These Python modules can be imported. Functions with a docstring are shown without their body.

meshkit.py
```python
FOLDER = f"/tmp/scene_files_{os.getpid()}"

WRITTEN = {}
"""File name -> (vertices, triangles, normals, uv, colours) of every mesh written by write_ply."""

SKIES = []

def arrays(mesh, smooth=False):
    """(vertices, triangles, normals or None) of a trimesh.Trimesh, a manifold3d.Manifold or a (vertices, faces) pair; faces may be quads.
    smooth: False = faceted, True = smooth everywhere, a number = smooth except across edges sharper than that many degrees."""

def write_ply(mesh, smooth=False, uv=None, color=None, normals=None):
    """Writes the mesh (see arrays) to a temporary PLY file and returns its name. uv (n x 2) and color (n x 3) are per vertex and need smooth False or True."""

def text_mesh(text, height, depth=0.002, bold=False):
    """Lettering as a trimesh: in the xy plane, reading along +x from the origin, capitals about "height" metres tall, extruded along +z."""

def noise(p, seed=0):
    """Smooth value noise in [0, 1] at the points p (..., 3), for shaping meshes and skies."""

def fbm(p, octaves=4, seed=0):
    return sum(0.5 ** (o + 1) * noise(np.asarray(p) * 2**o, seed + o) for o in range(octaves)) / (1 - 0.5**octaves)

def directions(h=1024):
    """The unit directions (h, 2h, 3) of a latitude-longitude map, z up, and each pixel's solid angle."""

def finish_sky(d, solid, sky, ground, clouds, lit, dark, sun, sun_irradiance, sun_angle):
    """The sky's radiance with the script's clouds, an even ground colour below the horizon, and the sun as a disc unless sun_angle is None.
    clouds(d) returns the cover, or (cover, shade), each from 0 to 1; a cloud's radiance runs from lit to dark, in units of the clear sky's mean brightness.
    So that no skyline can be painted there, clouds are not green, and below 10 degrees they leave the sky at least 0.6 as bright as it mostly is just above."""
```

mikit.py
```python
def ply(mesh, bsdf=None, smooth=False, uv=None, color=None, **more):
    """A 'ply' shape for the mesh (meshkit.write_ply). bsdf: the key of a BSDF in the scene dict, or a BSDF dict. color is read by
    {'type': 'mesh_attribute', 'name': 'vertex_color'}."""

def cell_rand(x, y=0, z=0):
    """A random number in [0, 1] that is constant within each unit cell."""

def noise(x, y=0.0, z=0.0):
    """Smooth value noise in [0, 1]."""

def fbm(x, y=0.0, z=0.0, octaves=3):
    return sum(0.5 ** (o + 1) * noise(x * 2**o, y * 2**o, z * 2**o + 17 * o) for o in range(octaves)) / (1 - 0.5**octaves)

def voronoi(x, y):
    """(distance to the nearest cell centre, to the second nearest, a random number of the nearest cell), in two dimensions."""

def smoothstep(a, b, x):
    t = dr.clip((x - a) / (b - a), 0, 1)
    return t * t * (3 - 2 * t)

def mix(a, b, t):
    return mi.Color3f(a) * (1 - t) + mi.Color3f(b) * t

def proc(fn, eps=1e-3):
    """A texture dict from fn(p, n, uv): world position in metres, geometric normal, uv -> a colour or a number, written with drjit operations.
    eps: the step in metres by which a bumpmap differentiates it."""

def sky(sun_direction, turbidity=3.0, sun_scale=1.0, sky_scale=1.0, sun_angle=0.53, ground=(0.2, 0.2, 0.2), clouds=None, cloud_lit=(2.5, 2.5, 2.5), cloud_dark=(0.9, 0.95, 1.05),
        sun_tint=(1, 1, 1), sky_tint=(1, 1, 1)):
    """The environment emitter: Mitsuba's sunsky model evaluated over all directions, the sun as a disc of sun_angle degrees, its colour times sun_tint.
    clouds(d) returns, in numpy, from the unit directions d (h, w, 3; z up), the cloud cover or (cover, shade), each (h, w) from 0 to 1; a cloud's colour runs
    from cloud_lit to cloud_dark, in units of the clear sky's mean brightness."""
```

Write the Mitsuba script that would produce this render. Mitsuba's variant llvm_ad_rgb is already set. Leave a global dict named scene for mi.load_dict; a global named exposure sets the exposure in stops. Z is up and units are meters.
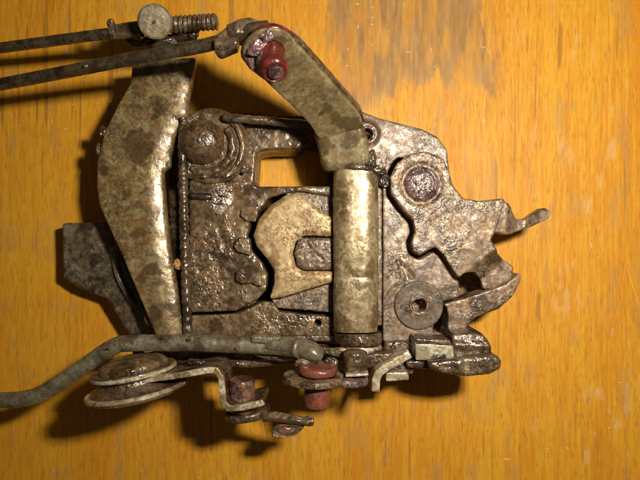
import math, random
import numpy as np, trimesh, shapely
from shapely.geometry import Polygon, LineString, Point, box as sbox
from scipy.spatial import Delaunay
import drjit as dr
import mitsuba as mi, mikit, meshkit
from mikit import noise, fbm, smoothstep, mix, proc

T = mi.ScalarTransform4f
scene, labels = {}, {}
random.seed(4)

# ------------------------------------------------------------------ camera, light, exposure
# All building is done in millimetres (written out in metres). x right, y up the picture, z towards the camera.
S, D = 0.25, 145.0                       # size of one photo pixel on the table (mm), height of the lens above the table (mm)
exposure = 0.0
scene['camera'] = {'type': 'thinlens', 'aperture_radius': 0.0004, 'focus_distance': 0.126, 'fov': 2 * math.degrees(math.atan(320 * S / D)), 'fov_axis': 'x', 'near_clip': 0.01, 'far_clip': 5.0,
                   
                   'to_world': T().look_at(origin=[0, 0, D / 1000], target=[0, 0, 0], up=[0, 1, 0])}
FLASH = (41.0, 28.0, 146.0)              # the camera's own flash, up and to the right of the lens
scene['camera_flash'] = {'type': 'rectangle', 'to_world': T().translate([FLASH[0] / 1000, FLASH[1] / 1000, FLASH[2] / 1000]).rotate([1, 0, 0], 180).scale([0.0075, 0.0048, 1]),
                         'emitter': {'type': 'area', 'radiance': {'type': 'rgb', 'value': [715, 657, 545]}}}
labels['camera_flash'] = {'label': 'small rectangular flash lamp of the camera above the upper right of the latch', 'category': 'flash lamp'}
scene['room_light'] = {'type': 'constant', 'radiance': {'type': 'rgb', 'value': [0.046, 0.036, 0.025]}}


# ------------------------------------------------------------------ materials (procedural)
def mm(p):
    return p.x * 1000, p.y * 1000, p.z * 1000


# One greasy-metal material serves every piece; a row of this table says what a piece is made of:
# bare colour, dirt colour, rust colour, share of dirt, share of rust, roughness from-to, metallic, oil coat, relief in mm (coarse, middle, fine), pattern scale, grit
ROWS = {
    'olive_steel':    ((0.280, 0.210, 0.094), (0.112, 0.072, 0.030), (0.195, 0.096, 0.026), 0.51, 0.6, 0.24, 0.46, 0.28, 0.6, 0.09, 0.025, 0.014, 1.3, 0.6),
    'arm_steel':      ((0.270, 0.216, 0.112), (0.135, 0.098, 0.046), (0.18, 0.10, 0.035), 0.48, 0.45, 0.22, 0.44, 0.30, 0.7, 0.08, 0.02, 0.010, 1.1, 0.45),
    'cast_dark':      ((0.215, 0.146, 0.076), (0.068, 0.042, 0.022), (0.16, 0.078, 0.026), 0.50, 0.55, 0.15, 0.44, 0.20, 0.8, 0.20, 0.12, 0.045, 1.1, 0.9),
    'beige_brass':    ((0.48, 0.350, 0.185), (0.33, 0.220, 0.102), (0.27, 0.150, 0.058), 0.42, 0.55, 0.36, 0.64, 0.22, 0.1, 0.04, 0.04, 0.045, 1.2, 0.8),
    'bar_steel':      ((0.36, 0.290, 0.165), (0.190, 0.136, 0.067), (0.21, 0.12, 0.042), 0.47, 0.5, 0.25, 0.46, 0.35, 0.5, 0.08, 0.018, 0.010, 1.2, 0.5),
    'face_steel':     ((0.285, 0.212, 0.155), (0.110, 0.073, 0.047), (0.19, 0.108, 0.042), 0.51, 0.5, 0.38, 0.66, 0.22, 0.35, 0.08, 0.045, 0.050, 1.1, 1.1),
    'claw_steel':     ((0.262, 0.182, 0.117), (0.094, 0.058, 0.033), (0.23, 0.126, 0.043), 0.51, 0.6, 0.34, 0.62, 0.20, 0.4, 0.08, 0.055, 0.052, 1.1, 1.1),
    'rivet_steel':     ((0.25, 0.178, 0.168), (0.105, 0.068, 0.063), (0.18, 0.09, 0.06), 0.48, 0.3, 0.20, 0.46, 0.35, 0.7, 0.08, 0.10, 0.060, 1.0, 0.9),
    'rod_steel':       ((0.108, 0.084, 0.048), (0.040, 0.028, 0.016), (0.078, 0.042, 0.018), 0.52, 0.4, 0.22, 0.44, 0.35, 0.4, 0.05, 0.04, 0.020, 1.1, 0.6),
    'thick_rod_steel': ((0.240, 0.216, 0.148), (0.125, 0.104, 0.064), (0.14, 0.082, 0.036), 0.46, 0.4, 0.24, 0.46, 0.35, 0.45, 0.05, 0.04, 0.020, 1.0, 0.5),
    'black_grease':    ((0.048, 0.031, 0.018), (0.014, 0.009, 0.006), (0.07, 0.032, 0.012), 0.5, 0.4, 0.15, 0.40, 0.0, 0.8, 0.25, 0.15, 0.040, 1.0, 0.5),
    'oily_brown':     ((0.120, 0.072, 0.032), (0.052, 0.030, 0.015), (0.13, 0.060, 0.020), 0.50, 0.5, 0.14, 0.34, 0.10, 0.7, 0.16, 0.08, 0.025, 1.2, 0.9),
    'dark_plate':      ((0.155, 0.108, 0.062), (0.050, 0.032, 0.018), (0.12, 0.056, 0.020), 0.5, 0.5, 0.16, 0.44, 0.25, 0.8, 0.14, 0.10, 0.040, 1.1, 0.9),
    'tab_steel':       ((0.190, 0.150, 0.094), (0.052, 0.037, 0.023), (0.115, 0.058, 0.024), 0.52, 0.4, 0.20, 0.44, 0.25, 0.6, 0.10, 0.06, 0.028, 0.9, 0.7),
    'bright_zinc':     ((0.62, 0.555, 0.42), (0.33, 0.240, 0.135), (0.28, 0.14, 0.05), 0.38, 0.6, 0.26, 0.50, 0.40, 0.3, 0.05, 0.05, 0.030, 1.3, 0.6),
    'red_plastic':    ((0.190, 0.023, 0.019), (0.100, 0.016, 0.013), (0.055, 0.018, 0.013), 0.50, 0.7, 0.16, 0.38, 0.0, 0.6, 0.06, 0.04, 0.010, 0.9, 0.3),
    'rust_pin':        ((0.170, 0.096, 0.074), (0.060, 0.033, 0.027), (0.26, 0.085, 0.03), 0.54, 0.5, 0.18, 0.45, 0.15, 0.6, 0.10, 0.14, 0.050, 1.2, 0.8),
    'pink_bush':      ((0.205, 0.050, 0.034), (0.095, 0.029, 0.021), (0.13, 0.055, 0.034), 0.50, 0.6, 0.14, 0.40, 0.0, 0.7, 0.10, 0.07, 0.020, 1.0, 0.4),
    'purple_grease':   ((0.20, 0.135, 0.130), (0.045, 0.025, 0.022), (0.14, 0.045, 0.03), 0.5, 0.35, 0.12, 0.36, 0.1, 1.0, 0.20, 0.18, 0.050, 1.3, 0.8),
    'washer_steel':   ((0.125, 0.092, 0.060), (0.070, 0.049, 0.030), (0.13, 0.075, 0.032), 0.48, 0.4, 0.42, 0.70, 0.10, 0.1, 0.05, 0.04, 0.035, 1.2, 0.8),
    'cap_olive':       ((0.165, 0.125, 0.058), (0.095, 0.068, 0.031), (0.15, 0.09, 0.03), 0.46, 0.4, 0.42, 0.62, 0.05, 0.0, 0.05, 0.03, 0.020, 1.0, 0.5),
    'crumb_wood':      ((0.55, 0.30, 0.09), (0.36, 0.17, 0.05), (0.42, 0.20, 0.05), 0.4, 0.3, 0.50, 0.80, 0.0, 0.0, 0.10, 0.10, 0.050, 1.5, 0.5),
    'putty_grey':      ((0.44, 0.45, 0.33), (0.31, 0.28, 0.19), (0.22, 0.14, 0.07), 0.40, 0.5, 0.35, 0.60, 0.10, 0.2, 0.04, 0.06, 0.035, 1.3, 0.5),
}
ROW_AT = {name: i for i, name in enumerate(ROWS)}
WIDE = 20
TABLE = mi.Float(np.array([[*r[0], *r[1], *r[2], *r[3:]] for r in ROWS.values()], np.float32).ravel())


def row(uv, *cols):
    """Values of a piece's table row; the row number is stored in its texture coordinate."""
    i = mi.UInt32(dr.clip(dr.floor(uv.x * 32), 0, len(ROWS) - 1)) * WIDE
    return [dr.gather(mi.Float, TABLE, i + c) for c in cols]


def tilted(p):
    """Millimetres along tilted axes, so that the noise lattice never lines up with a face."""
    x, y, z = mm(p)
    return 0.62 * x + 0.58 * y + 0.53 * z, -0.71 * x + 0.70 * y + 0.07 * z, -0.33 * x - 0.42 * y + 0.85 * z


def grime_colour(p, n, uv):
    x, y, z = tilted(p)
    v = row(uv, *range(11), 18, 19)
    fs = v[11]
    a = fbm(x * 0.35 * fs, y * 0.35 * fs, z * 0.35 * fs, 3)
    b = fbm(x * 1.3 * fs + 31, y * 1.3 * fs, z * 1.3 * fs, 2)
    s = noise(x * 3.7, y * 3.7, z * 3.7 + 3)
    k = smoothstep(0.30, 0.68, 0.55 * a + 0.45 * b + (v[9] - 0.5) * 0.5)
    c = mix(mi.Color3f(v[0], v[1], v[2]), mi.Color3f(v[3], v[4], v[5]), k)
    c = mix(c, mi.Color3f(v[6], v[7], v[8]), v[10] * smoothstep(0.48, 0.66, fbm(x * 0.55 * fs + 77, y * 0.55 * fs, z * 0.55 * fs + 9, 2)))
    area = smoothstep(0.40, 0.60, fbm(x * 0.20 + 5, y * 0.20, z * 0.20 + 31, 3))
    oil = smoothstep(0.56, 0.64, fbm(x * 0.26 + 45, y * 0.26, z * 0.26 + 3, 4))
    c = mix(c, mi.Color3f(v[3], v[4], v[5]) * mi.Color3f(0.62, 0.52, 0.42), 0.8 * oil)
    grit = 0.5 * s + 0.5 * noise(x * 2.1, y * 2.1, z * 2.1 + 13)
    c = c * (1 + v[12] * (0.35 + 0.75 * area) * (smoothstep(0.25, 0.75, grit) * 1.1 - 0.62))
    speck = smoothstep(0.72, 0.86, noise(x * 1.9 + 11, y * 1.9, z * 1.9)) * smoothstep(0.4, 0.6, a + (v[9] - 0.5))
    c = mix(c, mi.Color3f(v[3], v[4], v[5]) * 0.55, 0.6 * speck)
    # fine scratches down to the bare metal
    lane = noise(x * 0.25, y * 2.6, z * 2.6 + 20)
    scratch = smoothstep(0.022, 0.008, dr.abs(lane - 0.5)) * smoothstep(0.62, 0.72, noise(x * 0.5 + 60, y * 0.5, z * 0.5))
    return mix(c, mi.Color3f(v[0], v[1], v[2]) * 1.35, 0.7 * scratch)


def grime_rough(p, n, uv):
    x, y, z = tilted(p)
    lo, hi = row(uv, 11, 12)
    oil = smoothstep(0.56, 0.64, fbm(x * 0.26 + 45, y * 0.26, z * 0.26 + 3, 3))
    return lo + (hi - lo) * (1 - 0.8 * oil) * smoothstep(0.3, 0.7, 0.6 * noise(x * 0.8 + 40, y * 0.8, z * 0.8) + 0.4 * noise(x * 2.1, y * 2.1, z * 2.1 + 7))


def grime_relief(p, n, uv):
    x, y, z = tilted(p)
    a, b, c = row(uv, 15, 16, 17)
    k = 0.35 + 0.8 * smoothstep(0.40, 0.60, fbm(x * 0.20 + 5, y * 0.20, z * 0.20 + 31, 2))
    return a * noise(x * 0.7, y * 0.7, z * 0.7) + k * (b * noise(x * 2.3, y * 2.3, z * 2.3 + 5) + c * noise(x * 5.6, y * 5.6, z * 5.6))


scene['greasy_metal'] = {'type': 'twosided', 'bsdf': {'type': 'bumpmap', 'scale': 0.001, 'arbitrary': proc(grime_relief, 5e-5), 'bsdf': {
    'type': 'principled', 'base_color': proc(grime_colour), 'roughness': proc(grime_rough), 'specular': 0.5,
    'metallic': proc(lambda p, n, uv: row(uv, 13)[0]), 'clearcoat': proc(lambda p, n, uv: row(uv, 14)[0]), 'clearcoat_gloss': 0.88}}}


def wood_colour(p, n, uv):
    x, y, z = mm(p)
    wob = 2.2 * noise(x * 0.05, y * 0.012) + 0.6 * noise(x * 0.22, y * 0.03 + 4)
    gx = x + wob
    broad = fbm(gx * 0.11, y * 0.010, 1.0, 3)
    fibre = fbm(gx * 1.6, y * 0.07, 2.0, 2)
    fleck = noise(gx * 2.2, y * 0.22, 6.0)
    c = mix((0.575, 0.228, 0.010), (0.655, 0.322, 0.018), smoothstep(0.28, 0.72, 0.45 * broad + 0.30 * fibre + 0.25 * fleck))
    pores = 0.55 * noise(gx * 4.2, y * 0.50, 5.0) + 0.45 * noise(gx * 6.3, y * 0.8, 8.0)
    c = mix(c, (0.38, 0.155, 0.018), 0.55 * smoothstep(0.52, 0.84, pores))
    c = mix(c, (0.20, 0.080, 0.020), 0.5 * smoothstep(0.80, 0.92, noise(gx * 1.3, y * 0.060, 12.0)) * smoothstep(0.35, 0.6, noise(gx * 0.1, y * 0.05, 13.0)))
    # bare patch where the varnish is gone, top middle, with a ragged edge along the grain
    edge = 5.0 * (fbm(gx * 0.45, y * 0.07, 21.0, 3) - 0.5) * 2 + 5.0 * (noise(gx * 0.14, y * 0.05, 25.0) - 0.5)
    inner = dr.minimum(dr.minimum(x - 4 + edge, 43 - x + edge * 0.5), y - 41.5 + 0.020 * dr.square(x - 30) + edge)
    worn = smoothstep(-1.6, 2.0, inner + 2.5 * (noise(gx * 2.4, y * 0.5, 36.0) - 0.5)) * (0.50 + 0.50 * smoothstep(0.3, 0.6, fbm(gx * 0.5, y * 0.12, 33.0, 3)))
    grey = mix((0.29, 0.142, 0.036), (0.40, 0.222, 0.068), noise(gx * 1.8, y * 0.20, 41.0))
    c = mix(c, mix(grey, (0.25, 0.125, 0.040), 0.5 * smoothstep(0.5, 0.85, fbm(gx * 1.6, y * 0.5, 44.0, 2))), worn)
    # pale bloom and scuffs in the varnish, mostly at the right; grey smudges
    bloom = 0.75 * smoothstep(0.66, 0.76, fbm(x * 0.30 + 3, y * 0.13, 50.0, 5)) * (0.4 + 0.6 * noise(x * 1.7, y * 0.5, 55.0)) * smoothstep(46, 66, x + 6 * noise(x * 0.2, y * 0.2, 3))
    c = mix(c, (0.62, 0.43, 0.21), 0.55 * bloom)
    c = mix(c, (0.33, 0.21, 0.10), 0.28 * smoothstep(0.58, 0.80, fbm(x * 0.30 + 9, y * 0.12, 60.0, 3)))
    dots = smoothstep(0.945, 0.975, noise(x * 1.15, y * 1.15, 70.0)) * smoothstep(0.62, 0.8, noise(x * 0.07, y * 0.07, 72.0))
    c = mix(c, (0.75, 0.62, 0.44), 0.6 * dots)
    lane = noise(x * 1.1 + y * 0.35, y * 0.05 - x * 0.02, 80.0)          # hairline scratches
    return mix(c, (0.74, 0.50, 0.20), 0.35 * smoothstep(0.012, 0.004, dr.abs(lane - 0.5)) * smoothstep(0.6, 0.75, noise(x * 0.09, y * 0.09, 83.0)))


def wood_bump(p, n, uv):
    x, y, z = mm(p)
    gx = x + 3.0 * noise(x * 0.05, y * 0.012)
    return 0.6 * noise(gx * 3.4, y * 0.33, 5.0) + 0.4 * noise(x * 0.5, y * 0.3, 6.0)


def wood_rough(p, n, uv):
    x, y, z = mm(p)
    return 0.44 + 0.2 * fbm(x * 0.3, y * 0.1, 7.0, 3)


scene['varnished_wood'] = {'type': 'bumpmap', 'scale': 0.00004, 'arbitrary': proc(wood_bump, 8e-5),
                           'bsdf': {'type': 'principled', 'base_color': proc(wood_colour), 'roughness': proc(wood_rough), 'specular': 0.34}}


# ------------------------------------------------------------------ building helpers
def W(x, y, z):
    """The point at height z that stands at photo pixel x, y."""
    k = S * (D - z) / D
    return np.array([(x - 320) * k, (240 - y) * k, float(z)])


def px(r, z):
    return r * S * (D - z) / D


def unit(v):
    v = np.asarray(v, float)
    return v / np.linalg.norm(v)


def frame(n, x=(1, 0, 0)):
    n = unit(n)
    ex = np.asarray(x, float)
    ex = unit(ex - n * (ex @ n))
    return np.column_stack([ex, np.cross(n, ex), n])


def put(key, mesh, bsdf, smooth=38):
    """One mesh (mm) -> ONE entry of the scene; a taken key gets a number."""
    k, i = key, 0
    while k in scene:
        i += 1
        k = f'{key}_{i:03d}'
    m = mesh if isinstance(mesh, trimesh.Trimesh) else trimesh.util.concatenate(mesh)
    m = m.copy()
    if bsdf in ROW_AT:
        m = trimesh.graph.smooth_shade(m, angle=math.radians(smooth), facet_minarea=None)
        m.vertices = m.vertices * 0.001
        uv = np.tile([(ROW_AT[bsdf] + 0.5) / 32, 0.5], (len(m.vertices), 1))
        scene[k] = mikit.ply(m, 'greasy_metal', smooth=True, uv=uv)
    else:
        m.vertices = m.vertices * 0.001
        scene[k] = mikit.ply(m, bsdf, smooth=smooth)
    return k


def say(key, label, cat=None, group=None, kind=None):
    labels[key] = {a: b for a, b in dict(label=label, category=cat, group=group, kind=kind).items() if b}


def resample(c, step):
    c = np.asarray(c, float)
    seg = np.linalg.norm(np.diff(np.vstack([c, c[:1]]), axis=0), axis=1)
    s = np.r_[0, np.cumsum(seg)]
    n = max(8, int(round(s[-1] / step)))
    t = np.linspace(0, s[-1], n, endpoint=False)
    cc = np.vstack([c, c[:1]])
    return np.column_stack([np.interp(t, s, cc[:, 0]), np.interp(t, s, cc[:, 1])])


def soften(poly, r):
    """Rounds the corners of a polygon."""
    q = poly.buffer(r).buffer(-2 * r).buffer(r)
    return max(q.geoms, key=lambda g: g.area) if hasattr(q, 'geoms') else q


def relief(poly, z0, z1, top=None, r=0.35, step=0.5, crud=0.10, f=1.0, seed=0, ragged=0.10):
    """A plate with rounded edges: outline poly (mm), from z0 up to z1 + top(x, y, d), d = distance to the outline."""
    geoms = list(getattr(poly, 'geoms', [poly]))
    out = []
    for g in geoms:
        if g.area < 0.5:
            continue
        rings = [np.array(g.exterior.coords)[:-1]] + [np.array(i.coords)[:-1] for i in g.interiors]
        new = []
        for k, c in enumerate(rings):
            c = resample(c, step)
            q = np.column_stack([c * 1.1 * f, np.full(len(c), seed + 3.3)])
            dx = (meshkit.fbm(q, 3, seed) - 0.5) * 2 * ragged
            dy = (meshkit.fbm(q + 71, 3, seed) - 0.5) * 2 * ragged
            new.append(c + np.column_stack([dx, dy]))
        g = Polygon(new[0], [h for h in new[1:]]).buffer(0)
        if hasattr(g, 'geoms'):
            g = max(g.geoms, key=lambda q: q.area)
        pts = [resample(np.array(c.coords)[:-1], step) for c in [g.exterior, *g.interiors]]
        g = Polygon(pts[0], pts[1:])
        if not g.is_valid:
            g = g.buffer(0)
            g = max(g.geoms, key=lambda q: q.area) if hasattr(g, 'geoms') else g
            pts = [np.array(c.coords)[:-1] for c in [g.exterior, *g.interiors]]
        for w in (0.12 * r, 0.4 * r, r):
            inner = g.buffer(-w)
            for h in getattr(inner, 'geoms', [inner]):
                if not h.is_empty:
                    pts += [resample(np.array(c.coords)[:-1], step) for c in [h.exterior, *h.interiors] if c.length > 2 * step]
        x0, y0, x1, y1 = g.bounds
        gx, gy = np.meshgrid(np.arange(x0, x1, step), np.arange(y0, y1, step * 0.866))
        gx[1::2] += step / 2
        grid = np.column_stack([gx.ravel(), gy.ravel()])
        pg = shapely.points(grid)
        ok = shapely.contains(g, pg)
        grid = grid[ok]
        grid = grid[shapely.distance(shapely.points(grid), g.boundary) > r + 0.45 * step] if len(grid) else grid
        P = np.vstack(pts + [grid])
        P = P[np.unique(np.round(P, 4), axis=0, return_index=True)[1]]
        tri = Delaunay(P).simplices
        cen = P[tri].mean(1)
        tri = tri[shapely.contains(g, shapely.points(cen))]
        a, b, c = P[tri[:, 0]], P[tri[:, 1]], P[tri[:, 2]]
        ar = (b[:, 0] - a[:, 0]) * (c[:, 1] - a[:, 1]) - (b[:, 1] - a[:, 1]) * (c[:, 0] - a[:, 0])
        tri = np.where((ar > 0)[:, None], tri, tri[:, ::-1])[np.abs(ar) > 1e-7]
        d = shapely.distance(shapely.points(P), g.boundary)
        e = np.clip(r - d, 0, r)
        z = z1 - (r - np.sqrt(np.maximum(r * r - e * e, 0))) * 0.9
        if crud:
            q = np.column_stack([P * 0.7 * f, np.full(len(P), seed * 1.7)])
            z = z + crud * 2 * (meshkit.fbm(q, 4, seed) - 0.5)
        if top is not None:
            z = z + top(P[:, 0], P[:, 1], d)
        z = np.maximum(z, z0 + 0.15)
        n = len(P)
        edges = np.vstack([tri[:, [0, 1]], tri[:, [1, 2]], tri[:, [2, 0]]])
        key = {}
        for i, j in edges:
            key[(i, j)] = 1
        rim = np.array([(i, j) for (i, j) in key if (j, i) not in key])
        V = np.vstack([np.column_stack([P, z]), np.column_stack([P, np.full(n, z0)])])
        side = np.vstack([np.column_stack([rim[:, 1], rim[:, 0], rim[:, 0] + n]), np.column_stack([rim[:, 1], rim[:, 0] + n, rim[:, 1] + n])])
        F = np.vstack([tri, tri[:, ::-1] + n, side])
        out.append(trimesh.Trimesh(V, F, process=False))
    m = trimesh.util.concatenate(out)
    m.remove_unreferenced_vertices()
    return m


def flat(pts, z, round_=0.5):
    """Outline given in photo pixels, at height z (mm)."""
    p = Polygon([W(x, y, z)[:2] for x, y in pts]).buffer(0)
    return soften(p, round_) if round_ else p


class Plane:
    """A tilted plane; photo pixels are laid onto it."""
    def __init__(self, o, n, x=(1, 0, 0)):
        self.o, self.m = np.asarray(o, float), frame(n, x)
        self.n = self.m[:, 2]

    def hit(self, x, y):
        c = np.array([0, 0, D])
        d = W(x, y, 0) - c
        return c + d * ((self.o - c) @ self.n) / (d @ self.n)

    def poly(self, pts, round_=0.4):
        q = [((self.hit(x, y) - self.o) @ self.m)[:2] for x, y in pts]
        p = Polygon(q).buffer(0)
        return soften(p, round_) if round_ else p

    def back(self, mesh):
        mesh.vertices = mesh.vertices @ self.m.T + self.o
        return mesh


def rough(mesh, amp=0.1, f=1.2, seed=0, size=None):
    m = mesh
    if size:
        v, fc = trimesh.remesh.subdivide_to_size(m.vertices, m.faces, size, max_iter=8)
        m = trimesh.Trimesh(v, fc)
        m.merge_vertices()
    n = np.array(m.vertex_normals)
    m.vertices = m.vertices + n * ((meshkit.fbm(m.vertices * f, 3, seed) - 0.5) * 2 * amp)[:, None]
    return m


def lathe(profile, o, axis, sides=56, amp=0.0, seed=0, f=1.2, start=0.0):
    """profile: (radius, height) from the bottom up, turned about axis through o. Densified along the profile."""
    pr = np.asarray(profile, float)
    q = [pr[0]]
    for a, b in zip(pr[:-1], pr[1:]):
        k = max(1, int(np.ceil(np.linalg.norm(b - a) / 0.5)))
        q += [a + (b - a) * t for t in np.linspace(0, 1, k + 1)[1:]]
    q = np.array(q)
    ang = start + np.arange(sides) * 2 * np.pi / sides
    V = np.stack([q[:, None, 0] * np.cos(ang), q[:, None, 0] * np.sin(ang), np.repeat(q[:, 1:2], sides, 1)], -1)
    i, j = np.meshgrid(np.arange(len(q) - 1), np.arange(sides), indexing='ij')
    a, b, c, d = i * sides + j, i * sides + (j + 1) % sides, (i + 1) * sides + (j + 1) % sides, (i + 1) * sides + j
    F = np.vstack([np.stack([a, b, c], -1).reshape(-1, 3), np.stack([a, c, d], -1).reshape(-1, 3)])
    m = trimesh.Trimesh(V.reshape(-1, 3), F, process=True)
    m.merge_vertices()
    m.update_faces(m.nondegenerate_faces())
    fr = frame(axis, (1, 0, 0) if abs(unit(axis)[0]) < 0.9 else (0, 1, 0))
    m.vertices = m.vertices @ fr.T + np.asarray(o, float)
    return rough(m, amp, f, seed) if amp else m


def disc(R, h, o, axis, bevel=0.25, **k):
    """A solid round piece with bevelled rims, from o along axis."""
    b = min(bevel, h * 0.45, R * 0.45)
    return lathe([(0, 0), (R - b, 0), (R - b * 0.3, b * 0.3), (R, b), (R, h - b), (R - b * 0.3, h - b * 0.3), (R - b, h), (0, h)], o, axis, **k)


def ring(R, r, h, o, axis, bevel=0.2, **k):
    b = min(bevel, h * 0.45)
    return lathe([(r, 0), (R - b, 0), (R, b), (R, h - b), (R - b, h), (r + b, h), (r, h - b), (r, 0)], o, axis, **k)


def curve(pts, n=12):
    """Catmull-Rom through the points."""
    p = np.asarray(pts, float)
    q = np.vstack([2 * p[0] - p[1], p, 2 * p[-1] - p[-2]])
    out = []
    for i in range(1, len(q) - 2):
        a, b, c, d = q[i - 1:i + 3]
        for t in np.linspace(0, 1, n, endpoint=False):
            out.append(0.5 * (2 * b + (c - a) * t + (2 * a - 5 * b + 4 * c - d) * t * t + (3 * b - a - 3 * c + d) * t ** 3))
    return np.vstack([out, p[-1]])


def tube(pts, r, sides=22, fn=None, amp=0.0, seed=0, squash=1.0, f=1.2):
    """A solid bar along the points (mm); r one radius or one per point; fn(angle, length) scales it; squash flattens it in height."""
    p = np.asarray(pts, float)
    s = np.r_[0, np.cumsum(np.linalg.norm(np.diff(p, axis=0), axis=1))]
    rr = np.broadcast_to(np.asarray(r, float), (len(p),))
    t = np.gradient(p, axis=0)
    t /= np.linalg.norm(t, axis=1, keepdims=True)
    up = np.array([0, 0, 1.0]) if np.abs(t[:, 2]).max() < 0.9 else np.array([0.3, 1.0, 0])
    a = np.cross(t, up)
    a /= np.linalg.norm(a, axis=1, keepdims=True)
    b = np.cross(a, t)
    ang = np.arange(sides) * 2 * np.pi / sides
    k = np.ones((len(p), sides)) if fn is None else fn(ang[None, :], s[:, None]) * np.ones((len(p), sides))
    e = np.minimum(s, s[-1] - s)
    cap = np.minimum(1, np.sqrt(np.clip(e / (0.35 * rr) + 0.35, 0, 1)))
    k = k * (rr * cap)[:, None]
    V = p[:, None] + (k * np.cos(ang))[..., None] * a[:, None] + (k * np.sin(ang) * squash)[..., None] * b[:, None]
    n = len(p)
    i, j = np.meshgrid(np.arange(n - 1), np.arange(sides), indexing='ij')
    q = [i * sides + j, i * sides + (j + 1) % sides, (i + 1) * sides + (j + 1) % sides, (i + 1) * sides + j]
    F = [np.stack([q[0], q[1], q[2]], -1).reshape(-1, 3), np.stack([q[0], q[2], q[3]], -1).reshape(-1, 3)]
    V = np.vstack([V.reshape(-1, 3), p[:1], p[-1:]])
    jj = np.arange(sides)
    F.append(np.column_stack([np.full(sides, n * sides), (jj + 1) % sides, jj]))
    F.append(np.column_stack([np.full(sides, n * sides + 1), (n - 1) * sides + jj, (n - 1) * sides + (jj + 1) % sides]))
    m = trimesh.Trimesh(V, np.vstack(F), process=False)
    if m.volume < 0:
        m.invert()
    return rough(m, amp, f, seed) if amp else m


def dense(pts, step=0.35):
    p = np.asarray(pts, float)
    s = np.r_[0, np.cumsum(np.linalg.norm(np.diff(p, axis=0), axis=1))]
    t = np.linspace(0, s[-1], max(3, int(s[-1] / step)))
    return np.column_stack([np.interp(t, s, p[:, k]) for k in range(3)])


def ribbon(pts, thick, z0, z1, amp=0.06, seed=0, round_=0.5, r=0.2):
    """A strip of sheet metal standing on edge: its path seen from above (photo pixels at the height z1), from z0 up to z1."""
    line = LineString([W(x, y, z1)[:2] for x, y in pts])
    p = line.buffer(thick / 2 + round_, cap_style='flat', join_style='round').buffer(-round_)
    return relief(p, z0, z1, r=r, step=0.3, crud=amp, seed=seed, ragged=0.05)


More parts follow.
